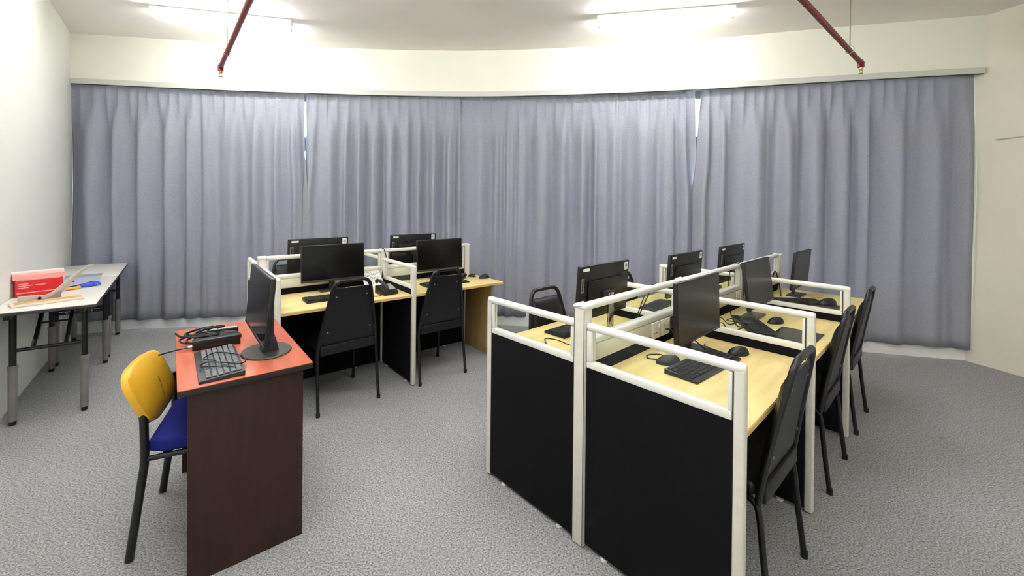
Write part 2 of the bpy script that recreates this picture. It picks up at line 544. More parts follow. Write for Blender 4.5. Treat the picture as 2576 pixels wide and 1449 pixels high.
light('added fluorescent batten on the ceiling, unseen behind the viewer on the right', (2.75, -0.55), (3.90, -0.78))  # added behind the camera to brighten the right wall
light('added fluorescent batten on the ceiling, out of view above the walkway between the two banks', (0.10, 1.95), (1.25, 1.72))  # extra fill batten above the frame, to balance the two visible tubes
light('added fluorescent batten on the ceiling, out of view beside the left wall before the folding tables', (-2.75, 2.55), (-1.60, 2.32))  # invented batten out of view, more fill for the left side

# ------------------------------------------------------------------ sprinkler pipes
ZP = 2.60
J = (-0.17, 0.77)
def sprinkler(label, end, rod, riser):
    t = thing('sprinkler_pipe', label, 'pipe', (end[0], end[1], ZP), 0)
    jx, jy = J[0] - end[0], J[1] - end[1]
    L = math.hypot(jx, jy); ux, uy = jx / L, jy / L
    if not riser: jx -= ux * 0.04; jy -= uy * 0.04
    MB().tube([(ux * 0.015, uy * 0.015, 0), (jx, jy, 0)], 0.017, 14).build('pipe', 'pipe_red', t)
    MB().tube([(ux * 0.03, uy * 0.03, 0), (0, 0, 0), (0, 0, -0.035)], 0.0215, 14).build('elbow', 'pipe_red', t)
    hd = MB().lathe([(0.010, -0.036), (0.010, -0.045), (0.015, -0.046), (0.015, -0.050), (0.008, -0.052), (0.008, -0.058), (0, -0.058)], 14).build('sprinkler_head', 'brass', t)
    MB().tube([(-0.009, 0, -0.052), (-0.012, 0, -0.066), (0, 0, -0.08), (0.012, 0, -0.066), (0.009, 0, -0.052)], 0.0022, 6).build('yoke', 'brass', hd)
    MB().lathe([(0.003, -0.080), (0.015, -0.082), (0.015, -0.085), (0, -0.085)], 14).build('deflector', 'brass', hd)
    rx, ry = rod[0] - end[0], rod[1] - end[1]
    k = rx * ux + ry * uy; rx, ry = ux * k, uy * k
    rd = MB().tube([(rx, ry, 0.035), (rx, ry, ZC - ZP - 0.0005)], 0.004, 8).build('hanger_rod', 'steel_rod', t)
    MB().tube([(rx + math.cos(a) * -uy * 0.024, ry + math.cos(a) * ux * 0.024, 0.008 + math.sin(a) * 0.027) for a in [2 * PI * i / 16 for i in range(16)]], 0.0028, 6, closed=True).build('clamp', 'steel_rod', rd)
    if riser:
        MB().tube([(jx, jy, -0.02), (jx, jy, ZC - ZP - 0.0005)], 0.021, 14).build('riser', 'pipe_red', t)
    return t
sprinkler('red sprinkler pipe hanging below the left ceiling light', (-2.46, 3.469), (-2.19, 3.117), True)
sprinkler('red sprinkler pipe ending before the right-hand curtain', (2.71, 3.219), (2.439, 2.952), False)

# ------------------------------------------------------------------ right wall fittings
rw_dir = Vector((0.2385, -0.971, 0)); rw_n = Vector((-0.971, -0.2385, 0))
ang = math.atan2(rw_dir.y, rw_dir.x)
t = thing('wall_rod', 'thin white rod fixed level on the bare right wall', 'rod', (4.443, 3.760, 2.112), ang)
MB().tube([(0, -0.018, 0), (0.9, -0.018, 0)], 0.005, 8).build('rod', 'white_metal', t)
MB().lathe([(0.0, 0.0), (0.012, 0.0), (0.012, 0.03), (0.0, 0.03)], 12).build('end_cap', 'white_metal', t)
bpy.data.objects['end_cap'].rotation_euler = (0, PI / 2, 0); bpy.data.objects['end_cap'].location = (-0.015, -0.018, 0)
MB().box(0.0, 0.012, -0.018, -0.0045, -0.006, 0.006).build('bracket', 'white_metal', t)
t = thing('wall_unit', 'pale box-shaped unit high on the right wall, cut by the picture edge', 'wall unit', (4.470 + 0.2385*0.20, 3.650 - 0.971*0.20, 2.86), ang)
MB().prism([(-0.006, 0.0), (-0.14, 0.03), (-0.21, 0.12), (-0.21, 0.27), (-0.006, 0.29)], 'x', 0.0, 0.82, 0.01).build('casing', 'ac_white', t)
MB().prism([(-0.012, -0.004), (-0.138, 0.024), (-0.138, 0.028), (-0.012, 0.002)], 'x', 0.02, 0.8).build('louvre', 'ac_grey', t)

# ------------------------------------------------------------------ partitions
Z_S, Z_W = 1.045, 0.967
def cap_prof(w):
    """saddle-shaped cap of a corner post, seen from its end"""
    h = w / 2
    pts = [(-h - 0.004, 0.0), (h + 0.004, 0.0), (h + 0.004, 0.010), (h - 0.006, 0.017), (h * 0.45, 0.016), (0.0, 0.006), (-h * 0.45, 0.016), (-h + 0.006, 0.017), (-h - 0.004, 0.010)]
    return pts

def wing(fr, a, b0, b1, label, end_post=True, group=None):
    """side screen at station a running from b0 to b1"""
    L = abs(b1 - b0); sgn = 1 if b1 > b0 else -1
    # local x runs from the spine outwards
    rot = fr.yaw + (-PI / 2 if sgn > 0 else PI / 2)
    t = thing('side_screen', label, 'partition', fr.w(a, b0, 0), rot, group)
    k = round(L, 3)
    part('fabric_panel', ('wp', k), lambda m: m.box(0.0, L - 0.018, -0.014, 0.014, 0.018, 0.777, 0.002), 'fabric_black', t)
    part('mid_rail', ('wm', k), lambda m: m.box(0.0, L - 0.022, -0.017, 0.017, 0.777, 0.805, 0.005), 'white_metal', t)
    part('top_rail', ('wt', k), lambda m: m.box(-0.004, L + 0.018, -0.018, 0.018, 0.936, 0.967, 0.0135, 4), 'white_metal', t)
    part('stile', ('ws', 0), lambda m: m.box(0.001, 0.026, -0.016, 0.016, 0.8055, 0.9355, 0.003), 'white_metal', t)
    part('stile', ('ws2', k), lambda m: m.box(L - 0.034, L - 0.0215, -0.014, 0.014, 0.8055, 0.9355, 0.002), 'white_metal', t)
    part('glass_pane', ('wg', k), lambda m: m.box(0.026, L - 0.034, -0.002, 0.002, 0.803, 0.938), 'clear_glass', t)
    part('edge_groove', ('we', k), lambda m: m.box(L - 0.0214, L - 0.0176, -0.013, 0.013, 0.02, 0.9355), 'groove', t)
    part('end_post', ('wep', k), lambda m: m.box(L - 0.0175, L + 0.0175, -0.0175, 0.0175, 0.006, 0.948, 0.008, 3), 'post_cream', t)
    for x in (0.09, L - 0.12):
        part('foot', ('foot', 0), lambda m: m.lathe([(0.016, 0.0), (0.016, 0.008), (0.007, 0.010), (0.007, 0.02)], 12), 'white_metal', t, (x, 0, 0.0))
    return t

def spine(fr, a0, a1, label, first, group=None):
    """length of the spine partition between two posts; owns the post at its start"""
    t = thing('spine_partition', label, 'partition', fr.w(a0, 0, 0), fr.yaw, group)
    L = a1 - a0; k = round(L, 3)
    part('fabric_panel', ('sp', k), lambda m: m.box(0.028, L - 0.028, -0.018, 0.018, 0.018, 0.782, 0.002), 'fabric_black', t)
    part('cable_trunking', ('st', k), lambda m: m.box(0.028, L - 0.028, -0.021, 0.021, 0.782, 0.856, 0.003), 'trunk_cream', t)
    part('mid_rail', ('sm', k), lambda m: m.box(0.028, L - 0.028, -0.024, 0.024, 0.856, 0.890, 0.010, 3), 'white_metal', t)
    part('top_rail', ('str', k), lambda m: m.box(0.024, L - 0.024, -0.019, 0.019, 1.012, Z_S, 0.014, 4), 'white_metal', t)
    for x in (0.028, L - 0.044):
        part('stile', ('ss', 0), lambda m: m.box(0.0, 0.016, -0.015, 0.015, 0.8905, 1.0115, 0.002), 'white_metal', t, (x, 0, 0))
    part('glass_pane', ('sg', k), lambda m: m.box(0.044, L - 0.044, -0.002, 0.002, 0.888, 1.014), 'clear_glass', t)
    def post(x):
        p = part('post', ('spost', 0), lambda m: m.box(-0.0275, 0.0275, -0.0285, 0.0285, 0.006, 1.028, 0.004), 'post_cream', t, (x, 0, 0))
        part('post_cap', ('scap', 0), lambda m: m.prism(cap_prof(0.057), 'x', -0.031, 0.031, 0.003), 'white_metal', p, (0, 0, 1.0285))
        for s in (-1, 1):
            part('edge_groove', ('sgr', 0), lambda m: m.box(-0.0279, -0.0274, -0.0015, 0.0015, 0.01, 1.02), 'groove', p, (0, s * 0.0265, 0))
    post(0.0)
    if first == 'last': post(L)
    for x in (0.25, L - 0.25):
        part('foot', ('foot', 0), lambda m: m.lathe([(0.016, 0.0), (0.016, 0.008), (0.007, 0.010), (0.007, 0.02)], 12), 'white_metal', t, (x, 0, 0.0))
    return t

RA = [0.0, 0.9549, 1.9153, 2.8845]
LA = [0.0, 0.9686, 1.8775]
WR, WRM, WL, WLF = 0.634, 0.6195, 0.633, 0.654
spine(RC, RA[0], RA[1], 'spine partition nearest the viewer in the right-hand bank, with the big double socket', 'first', 'partitions of the right-hand bank')
spine(RC, RA[1], RA[2], 'middle length of spine partition in the right-hand bank', 'mid', 'partitions of the right-hand bank')
spine(RC, RA[2], RA[3], 'farthest length of spine partition in the right-hand bank, by the curtain', 'last', 'partitions of the right-hand bank')
wing(RC, RA[0], 0.031, WR, 'black and glass end screen at the very front, right of the tall corner post', group='partitions of the right-hand bank')
wing(RC, RA[0], -0.031, -WRM, 'black and glass end screen at the front, left of the tall corner post', group='partitions of the right-hand bank')
wing(RC, RA[1], 0.031, WR, 'side screen between the nearest and the middle right-hand desks', group='partitions of the right-hand bank')
wing(RC, RA[1], -0.031, -WRM, 'side screen behind the nearest monitor back, on the far side of the right-hand bank', group='partitions of the right-hand bank')
wing(RC, RA[2], 0.031, WR, 'side screen between the middle and the last right-hand desks', group='partitions of the right-hand bank')
wing(RC, RA[2], -0.031, -WRM, 'side screen farthest back on the curtain side of the right-hand bank', group='partitions of the right-hand bank')
spine(LC, LA[0], LA[1], 'left length of spine partition in the left-hand bank', 'first', 'partitions of the left-hand bank')
spine(LC, LA[1], LA[2], 'right length of spine partition in the left-hand bank, towards the open desk end', 'last', 'partitions of the left-hand bank')
wing(LC, LA[0], 0.031, WL, 'end screen of the left-hand bank behind the reddish desk monitor', group='partitions of the left-hand bank')
wing(LC, LA[0], -0.031, -WLF, 'end screen at the far left corner of the left-hand bank', group='partitions of the left-hand bank')
wing(LC, LA[1], 0.031, WL, 'side screen between the two front desks of the left-hand bank', group='partitions of the left-hand bank')
wing(LC, LA[1], -0.031, -WLF, 'side screen between the two curtain-side desks of the left-hand bank', group='partitions of the left-hand bank')

# ------------------------------------------------------------------ desks of the two banks
ZD = 0.736
def desk(fr, a0, a1, side, depth, label, endpanel=None, group=None):
    """side +1: front edge on the +b side"""
    rot = fr.yaw if side > 0 else fr.yaw + PI
    am = (a0 + a1) / 2
    t = thing('desk', label, 'desk', fr.w(am, 0, 0), rot, group)
    h = (a1 - a0) / 2; k = (round(h, 3), round(depth, 3))
    y1 = -0.034; y0 = -depth
    r = 0.045
    def top(m):
        pts = [(-h, y1), (-h, y0)]
        pts += [(h, y0), (h, y1)]
        return m.prism(pts, 'z', ZD - 0.025, ZD, 0.003)
    part('desktop', ('dt', k), top, 'maple', t)
    part('edge_band', ('de', k), lambda m: m.box(-h + 0.002, h - 0.002, y0 - 0.0015, y0 - 0.0001, ZD - 0.023, ZD - 0.006), 'maple_edge', t)
    for s in (-1, 1):
        part('bracket', ('db', 0), lambda m: m.prism([(-0.04, ZD - 0.0255), (-0.30, ZD - 0.0255), (-0.30, ZD - 0.05), (-0.04, ZD - 0.17)], 'x', -0.002, 0.002), 'tube_black', t, (s * (h - 0.02), 0, 0))
    if endpanel:
        part('end_panel', ('dp', k), lambda m: m.box(endpanel * h - 0.04 if endpanel > 0 else -h + 0.02, endpanel * h - 0.02 if endpanel > 0 else -h + 0.04, -0.505, -0.05, 0.004, ZD - 0.0255, 0.002), 'maple_panel', t)
    return t
gR, gL = 'maple desks of the right-hand bank', 'maple desks of the left-hand bank'
desk(RC, RA[0] + 0.020, RA[1] - 0.020, 1, 0.640, 'pale maple desk nearest the viewer in the right-hand bank', group=gR)
desk(RC, RA[1] + 0.020, RA[2] - 0.020, 1, 0.640, 'pale maple middle desk on the near side of the right-hand bank', group=gR)
desk(RC, RA[2] + 0.020, RA[3] + 0.010, 1, 0.640, 'pale maple last desk on the near side of the right-hand bank', endpanel=1, group=gR)
desk(RC, RA[0] + 0.020, RA[1] - 0.020, -1, 0.600, 'pale maple desk on the curtain side of the right-hand bank, behind the corner post', group=gR)
desk(RC, RA[1] + 0.020, RA[2] - 0.020, -1, 0.600, 'pale maple middle desk on the curtain side of the right-hand bank', group=gR)
desk(RC, RA[2] + 0.020, RA[3] + 0.010, -1, 0.600, 'pale maple farthest desk on the curtain side of the right-hand bank', endpanel=-1, group=gR)
desk(LC, LA[0] + 0.020, LA[1] - 0.020, 1, 0.640, 'pale maple front desk of the left-hand bank, with the telephone', group=gL)
desk(LC, LA[1] + 0.020, LA[2] + 0.004, 1, 0.640, 'pale maple front desk of the left-hand bank with the wooden end panel', endpanel=1, group=gL)
desk(LC, LA[0] + 0.020, LA[1] - 0.020, -1, 0.640, 'pale maple curtain-side desk at the left of the left-hand bank', group=gL)
desk(LC, LA[1] + 0.020, LA[2] + 0.004, -1, 0.640, 'pale maple curtain-side desk at the right of the left-hand bank', endpanel=-1, group=gL)

# ------------------------------------------------------------------ black chairs
def black_chair(fr, a, b, side, label, turn=0.0, group='black chairs at the desks'):
    t = thing('black_chair', label, 'chair', fr.w(a, b, 0), (fr.yaw if side > 0 else fr.yaw + PI) + turn, group)
    def frame(m):
        half = [(-0.208, -0.198, 0.40), (-0.200, -0.212, 0.50), (-0.178, -0.236, 0.64), (-0.152, -0.262, 0.78), (-0.138, -0.275, 0.850), (-0.126, -0.282, 0.888), (-0.104, -0.287, 0.913), (-0.070, -0.289, 0.922)]
        return m.tube(spline(half + [(-x, y, z) for x, y, z in half[::-1]], 4), 0.0128, 10)
    part('back_frame', 'cf', frame, 'tube_black', t)
    def pad2(m):
        n = 14
        F = {}
        for sg in (1, -1):
            rows = []
            for j in range(n + 1):
                v = j / n; row = []
                for i in range(n + 1):
                    u = i / n
                    z = 0.470 + v * 0.400
                    hw = 0.196 + (0.128 - 0.196) * v
                    x = (u * 2 - 1) * hw
                    e = max(abs(u * 2 - 1), abs(v * 2 - 1))
                    puff = 1 - e ** 5
                    yb = -0.206 - 0.062 * v - 0.010 * v * v
                    row.append(m.bm.verts.new((x, yb + (0.032 * puff + 0.003 if sg > 0 else -0.006 * puff - 0.003), z)))
                rows.append(row)
            for j in range(n):
                for i in range(n):
                    m.bm.faces.new((rows[j][i], rows[j][i + 1], rows[j + 1][i + 1], rows[j + 1][i]))
            F[sg] = rows
        A, B = F[1], F[-1]
        ringA = [A[0][i] for i in range(n)] + [A[j][n] for j in range(n)] + [A[n][n - i] for i in range(n)] + [A[n - j][0] for j in range(n)]
        ringB = [B[0][i] for i in range(n)] + [B[j][n] for j in range(n)] + [B[n][n - i] for i in range(n)] + [B[n - j][0] for j in range(n)]
        for q in range(len(ringA)):
            q2 = (q + 1) % len(ringA)
            m.bm.faces.new((ringA[q], ringA[q2], ringB[q2], ringB[q]))
        return m
    bp = part('back_pad', 'cp', pad2, 'vinyl_black', t, ang=60)
    for x, z, y in ((-0.108, 0.81, -0.273), (0.108, 0.81, -0.273), (-0.150, 0.56, -0.229), (0.150, 0.56, -0.229)):
        part('screw', 'csc', lambda m: m.lathe([(0.0, 0.0), (0.006, 0.0), (0.006, 0.002), (0.0, 0.004)], 10), 'screw_steel', bp, (x, y, z), (PI / 2, 0, 0))
    def seat(m):
        m.box(-0.212, 0.212, -0.190, 0.215, 0.415, 0.468, 0.022, 4)
        return m
    part('seat', 'cs', seat, 'vinyl_black', t)
    part('rear_apron', 'cra', lambda m: m.box(-0.195, 0.195, -0.222, -0.196, 0.40, 0.468, 0.006), 'vinyl_black', t)
    for s in (-1, 1):
        lr = part('rear_leg', ('clr', s), lambda m: m.tube(spline([(s * 0.185, -0.12, 0.408), (s * 0.208, -0.185, 0.402), (s * 0.211, -0.205, 0.36), (s * 0.213, -0.222, 0.2), (s * 0.216, -0.245, 0.012)], 5), 0.0115, 10), 'tube_black', t)
        part('foot_cap', 'cfc', lambda m: m.lathe([(0.0, 0.0), (0.014, 0.0), (0.014, 0.028), (0.0, 0.028)], 10), 'plastic_black', lr, (s * 0.216, -0.246, 0.0005))
        lf = part('front_leg', ('clf', s), lambda m: m.tube(spline([(s * 0.185, 0.12, 0.408), (s * 0.204, 0.175, 0.402), (s * 0.207, 0.195, 0.36), (s * 0.209, 0.215, 0.2), (s * 0.212, 0.235, 0.012)], 5), 0.0115, 10), 'tube_black', t)
        part('foot_cap', 'cfc', lambda m: m.lathe([(0.0, 0.0), (0.014, 0.0), (0.014, 0.028), (0.0, 0.028)], 10), 'plastic_black', lf, (s * 0.212, 0.236, 0.0005))
    return t
black_chair(LC, 0.440, 0.440, 1, 'black tapered-back chair in front of the left-hand bank, beside the reddish desk', 0.05)
black_chair(LC, 1.222, 0.438, 1, 'black tapered-back chair in front of the desk with the wooden end panel', 0.0)
black_chair(RC, 0.425, 0.432, 1, 'black chair at the nearest desk of the right-hand bank', -0.02)
black_chair(RC, 1.405, 0.430, 1, 'black chair at the middle desk on the right side of the right-hand bank', 0.0)
black_chair(RC, 2.225, 0.432, 1, 'black chair farthest to the right, at the last desk', 0.0)
black_chair(RC, 0.540, -0.435, -1, 'black chair on the curtain side of the right-hand bank, left of the nearest monitor back', 0.0)
black_chair(RC, 1.450, -0.435, -1, 'black chair mostly hidden behind the nearest monitor back', 0.0)
black_chair(LC, 0.340, -0.435, -1, 'black chair on the curtain side of the left-hand bank, seen through the glass', 0.0)

# ------------------------------------------------------------------ monitors
def monitor(fr, a, b, side, label, zc=0.235, W=0.50, H=0.30, tilt=-4.0, turn=0.0, base='plate', screen='screen_black', zd=ZD, group='monitors', rot=None, roll=0.0, loc=None):
    """screen faces local -y; zc is the height of the screen centre above the desk"""
    t = thing('monitor', label, 'monitor', loc if loc else fr.w(a, b, zd), (rot if rot is not None else (fr.yaw if side > 0 else fr.yaw + PI)) + math.radians(turn), group)
    k = (round(W, 3), round(H, 3))
    h = part('housing', ('mh', k), lambda m: m.box(-W / 2, W / 2, -0.010, 0.010, -H / 2, H / 2, 0.004), 'plastic_black', t, (0, 0, zc), (math.radians(tilt), math.radians(roll), 0))
    part('back_bulge', ('mbb', k), lambda m: m.box(-W * 0.34, W * 0.34, 0.0095, 0.024, -H * 0.42, H * 0.22, 0.007), 'plastic_black', h)
    part('screen', ('ms', k), lambda m: m.box(-W / 2 + 0.007, W / 2 - 0.007, -0.0112, -0.0099, -H / 2 + 0.018, H / 2 - 0.007), screen, h)
    part('chin', ('mc', k), lambda m: m.box(-W / 2 + 0.003, W / 2 - 0.003, -0.0125, -0.0099, -H / 2 + 0.002, -H / 2 + 0.0165, 0.001), 'plastic_dark', h)
    part('sticker', 'st1', lambda m: m.box(-0.028, 0.028, 0.0, 0.0006, -0.008, 0.008), 'sticker', h, (W / 2 - 0.055, 0.0101, H / 2 - 0.022))
    s2 = part('sticker', 'st2', lambda m: m.box(-0.019, 0.019, 0.0, 0.0006, -0.023, 0.023), 'sticker', h, (-W / 2 + 0.034, 0.0101, H / 2 - 0.034))
    part('barcode', 'st3', lambda m: [m.box(-0.012 + i * 0.005, -0.0095 + i * 0.005, 0.0006, 0.0009, -0.006, 0.012) for i in range(5)] and m, 'sticker_ink', s2)
    bd = part('rating_label', 'st4', lambda m: m.box(-0.013, 0.013, 0.0, 0.0006, -0.04, 0.04), 'badge_grey', h, (W / 2 - 0.030, 0.0101, H / 2 - 0.105))
    part('label_window', 'st5', lambda m: m.box(-0.005, 0.005, 0.0006, 0.0009, -0.028, 0.028), 'plastic_black', bd)
    part('logo_plate', 'st6', lambda m: m.box(-0.024, 0.024, 0.0, 0.0006, -0.005, 0.005), 'plastic_dark', h, (-W / 2 + 0.055, 0.0101, H / 2 - 0.075))
    part('hinge', 'mhg', lambda m: m.box(-0.045, 0.045, 0.022, 0.045, -0.03, 0.03, 0.006), 'plastic_dark', t, (0, 0, zc - 0.03))
    part('neck', ('mn', round(zc, 3)), lambda m: m.box(-0.022, 0.022, 0.040, 0.058, 0.010, zc - 0.01, 0.004), 'plastic_dark' if base != 'metal' else 'chrome', t)
    if base == 'disc':
        part('base', 'mbd', lambda m: m.lathe([(0.0, 0.0005), (0.118, 0.0005), (0.121, 0.004), (0.118, 0.009), (0.03, 0.012), (0.0, 0.012)], 40, 1.0, 0.86), 'base_grey', t, (0, 0.03, 0))
        part('neck_foot', 'mnf', lambda m: m.prism([(0.005, 0.011), (0.075, 0.011), (0.062, 0.075), (0.02, 0.075)], 'x', -0.042, 0.042, 0.006), 'plastic_dark', t)
    else:
        part('base', 'mbp', lambda m: m.box(-0.105, 0.105, -0.02, 0.082, 0.0005, 0.011, 0.005), 'plastic_dark' if base != 'metal' else 'base_grey', t)
    return t
monitor(LC, 0.500, 0.115, 1, 'monitor with its dark screen to the viewer on the front desk beside the telephone', zc=0.236)
monitor(LC, 1.500, 0.115, 1, 'monitor with its dark screen to the viewer on the desk with the wooden end panel', zc=0.230)
monitor(LC, 0.470, -0.225, -1, 'monitor showing its stickered back, left one behind the left-hand spine', zc=0.265)
monitor(LC, 1.370, -0.205, -1, 'monitor showing its stickered back, right one behind the left-hand spine', zc=0.265)
monitor(RC, 0.645, 0.225, 1, 'large monitor screen nearest the viewer on the right side of the right-hand bank', zc=0.228, tilt=-1.5, screen='screen_matte')
monitor(RC, 1.610, 0.215, 1, 'monitor leaning back on a shiny metal stand at the middle right-hand desk', zc=0.234, tilt=-7, base='metal', screen='screen_matte')
monitor(RC, 2.620, 0.235, 1, 'monitor tipped slightly forward at the last right-hand desk', zc=0.225, W=0.50, tilt=5, screen='screen_matte')
monitor(RC, 0.535, -0.265, -1, 'monitor back with white stickers nearest the viewer, behind the tall corner post', zc=0.258, W=0.48, base='metal')
monitor(RC, 1.490, -0.225, -1, 'monitor back with white stickers in the middle of the curtain side', zc=0.250, W=0.52)
monitor(RC, 2.260, -0.180, -1, 'monitor back with white stickers farthest along the curtain side', zc=0.262, W=0.54)
ZR = 0.7656
monitor(DC, 0, 0, 1, 'glossy monitor on a round grey foot on the reddish desk', zc=0.238, W=0.545, H=0.296, tilt=-5, base='disc', zd=ZR, rot=DC.yaw - PI / 2, loc=DC.w(0.300, -0.270, ZR))

# ------------------------------------------------------------------ keyboards, mice
def key_rows(L, D):
    out = []
    rows = [(0.0, 13, [1] * 13), (1, 15, [1] * 13 + [2]), (2, 14, [1.5] + [1] * 12 + [1.5]), (3, 13, [1.8] + [1] * 11 + [2.2]), (4, 12, [2.3] + [1] * 10 + [2.7]), (5, 8, [1.25, 1.25, 1.25, 6.2, 1.25, 1.25, 1.25, 1.3])]
    x0, x1 = -L / 2 + 0.012, L / 2 - 0.115
    for r, (_, n, ws) in enumerate(rows):
        u = (x1 - x0) / sum(ws); x = x0
        y = D / 2 - 0.018 - r * (D - 0.03) / 6.0
        for w in ws:
            out.append((x + u * w / 2, y, u * w - 0.0022)); x += u * w
    u = 0.0185
    for r in range(6):
        y = D / 2 - 0.018 - r * (D - 0.03) / 6.0
        for q in range(5):
            out.append((L / 2 - 0.10 + q * u + (0.003 if q > 0 else 0), y, u - 0.0022))
    return out
def kb_body(m, L, D):
    return m.prism([(-D / 2, 0.0), (D / 2, 0.0), (D / 2, 0.020), (-D / 2, 0.011)], 'x', -L / 2, L / 2, 0.003)
def keyboard(loc, rot, label, L=0.435, D=0.148, individual=False, keymat='key_black', group='keyboards', keep=None, body='plastic_black'):
    t = thing('keyboard', label, 'keyboard', loc, rot, group)
    part('body', ('kb', L, D), lambda m: kb_body(m, L, D), body, t)
    slope = 0.009 / D
    ks = key_rows(L, D)
    if individual:
        for (x, y, w) in ks:
            wk = round(w, 4)
            part('key', ('key1', wk), lambda m: m.prism([(-w / 2, -0.0085), (w / 2, -0.0085), (w / 2, 0.0085), (-w / 2, 0.0085)], 'z', 0.0, 0.0065, 0.0018, 1), keymat, t, (x, y, 0.0155 + slope * y), (slope, 0, 0))
    else:
        def all_keys(m):
            for (x, y, w) in ks:
                z = 0.0150 + slope * y
                m.prism([(x - w / 2, y - 0.0085), (x + w / 2, y - 0.0085), (x + w / 2, y + 0.0085), (x - w / 2, y + 0.0085)], 'z', z, z + 0.0055, 0.0015, 1)
            return m
        o = part('keys', ('keys', L, D), all_keys, keymat, t)
        o['kind'] = 'stuff'
    return t
def mouse(loc, rot, label, m='plastic_black', scale=1.0, group='computer mice'):
    t = thing('mouse', label, 'mouse', loc, rot, group)
    t.scale = (scale,) * 3
    def body(b):
        n, k = 16, 8
        rows = []
        for j in range(k + 1):
            ph = (PI / 2) * j / k
            row = []
            for i in range(n):
                th = 2 * PI * i / n
                x = 0.030 * math.cos(th) * math.cos(ph) ** 0.6 * (1 + 0.08 * math.sin(th))
                y = 0.055 * math.sin(th) * math.cos(ph) ** 0.7
                row.append(b.bm.verts.new((x, y, 0.0005 + 0.036 * math.sin(ph) * (1 - 0.25 * (y / 0.055)))))
            rows.append(row)
        for p, q in zip(rows[:-1], rows[1:]):
            for i in range(n):
                b.bm.faces.new((p[i], p[(i + 1) % n], q[(i + 1) % n], q[i]))
        bmesh.ops.remove_doubles(b.bm, verts=b.bm.verts, dist=0.0003)
        be = [e for e in b.bm.edges if e.is_boundary]
        bmesh.ops.holes_fill(b.bm, edges=be, sides=0)
        return b
    part('shell', 'mouseb', body, m, t, ang=70)
    part('scroll_wheel', 'mousew', lambda b: b.lathe([(0.0, -0.0035), (0.008, -0.0035), (0.008, 0.0035), (0.0, 0.0035)], 12), 'plastic_dark', t, (0, 0.030, 0.0215), (0, PI / 2, 0))
    return t
def cable(label, pts, r=0.003, m='plastic_black', n=8, group=None, seg=6):
    o = MB().tube(spline(pts, n), r, seg).build('cable', m)
    return tag(o, label, 'cable', group)

# right bank, near side
zt = ZD + 0.0004
keyboard(RC.w(0.487, 0.322, zt), RC.yaw - 0.06, 'keyboard behind the front glass, on the nearest right-hand desk')
mouse(RC.w(0.772, 0.372, zt), RC.yaw + 0.9, 'black mouse at the right end of the nearest right-hand keyboard')
mouse(RC.w(0.395, 0.195, zt), RC.yaw + 0.8, 'greyish mouse left of the nearest right-hand keyboard', 'plastic_dark', 1.05)
keyboard(RC.w(1.330, 0.285, zt), RC.yaw + 0.62, 'keyboard lying slanted under the cables on the middle right-hand desk', L=0.40)
t = thing('mouse_pad', 'dark striped mouse pad at the front of the middle right-hand desk', 'mouse pad', RC.w(1.315, 0.500, zt), RC.yaw)
part('pad', 'mp', lambda m: m.box(-0.17, 0.17, -0.095, 0.115, 0.0, 0.004, 0.002), 'plastic_dark', t)
mouse(RC.w(1.545, 0.335, zt), RC.yaw + 1.0, 'shiny black mouse beside the metal monitor stand')
keyboard(RC.w(2.30, 0.275, zt), RC.yaw - 0.9, 'keyboard lying slanted on the last right-hand desk', L=0.36)
t = thing('mouse_pad', 'small dark mouse pad at the front of the last right-hand desk', 'mouse pad', RC.w(2.30, 0.475, zt), RC.yaw - 0.1)
part('pad', 'mp2', lambda m: m.box(-0.13, 0.13, -0.085, 0.085, 0.0, 0.004, 0.002), 'plastic_dark', t)
mouse(RC.w(2.385, 0.455, zt + 0.0045), RC.yaw + 0.9, 'black mouse on the pad of the last right-hand desk', scale=1.25)
# right bank, curtain side
keyboard(RC.w(0.445, -0.425, zt), RC.yaw + PI, 'keyboard left of the tall corner post, on the curtain-side desk', L=0.30)
keyboard(RC.w(1.345, -0.365, zt), RC.yaw + PI + 0.1, 'keyboard seen under the spine rail, on the middle curtain-side desk')
keyboard(RC.w(2.25, -0.40, zt), RC.yaw + PI, 'keyboard glimpsed past the middle post, on the farthest curtain-side desk')
t = thing('docking_box', 'dark flat box with a light front behind the corner post', 'device', RC.w(0.30, -0.165, zt), RC.yaw)
part('body', 'dk', lambda m: m.box(-0.07, 0.07, -0.05, 0.05, 0.0005, 0.045, 0.004), 'plastic_dark', t)
part('front_strip', 'dk2', lambda m: m.box(-0.055, 0.055, -0.0512, -0.0498, 0.008, 0.018), 'device_grey', t)
# left bank
keyboard(LC.w(0.430, 0.400, zt), LC.yaw, 'keyboard on the front desk, left of the first black chair')
keyboard(LC.w(1.385, 0.415, zt), LC.yaw, 'keyboard behind the second black chair, on the desk with the wooden end panel')
mouse(LC.w(1.835, 0.395, zt), LC.yaw + 1.2, 'black mouse at the open right end of the left-hand bank')
mouse(LC.w(1.790, 0.250, zt), LC.yaw + 0.4, 'small dark mouse behind the one at the open desk end', scale=0.8)
t = thing('webcam', 'small dark webcam beside the right monitor of the left-hand bank', 'webcam', LC.w(1.655, 0.290, zt), LC.yaw + 0.3)
part('foot', 'wc1', lambda m: m.box(-0.03, 0.03, -0.02, 0.02, 0.0005, 0.012, 0.004), 'plastic_black', t)
part('barrel', 'wc2', lambda m: m.tube([(-0.04, 0, 0.032), (0.04, 0, 0.032)], 0.02, 12), 'plastic_dark', t)
part('lens', 'wc3', lambda m: m.lathe([(0, 0.0), (0.010, 0.0), (0.010, 0.008), (0, 0.008)], 12), 'screen_black', t, (0, -0.018, 0.032), (PI / 2, 0, 0))

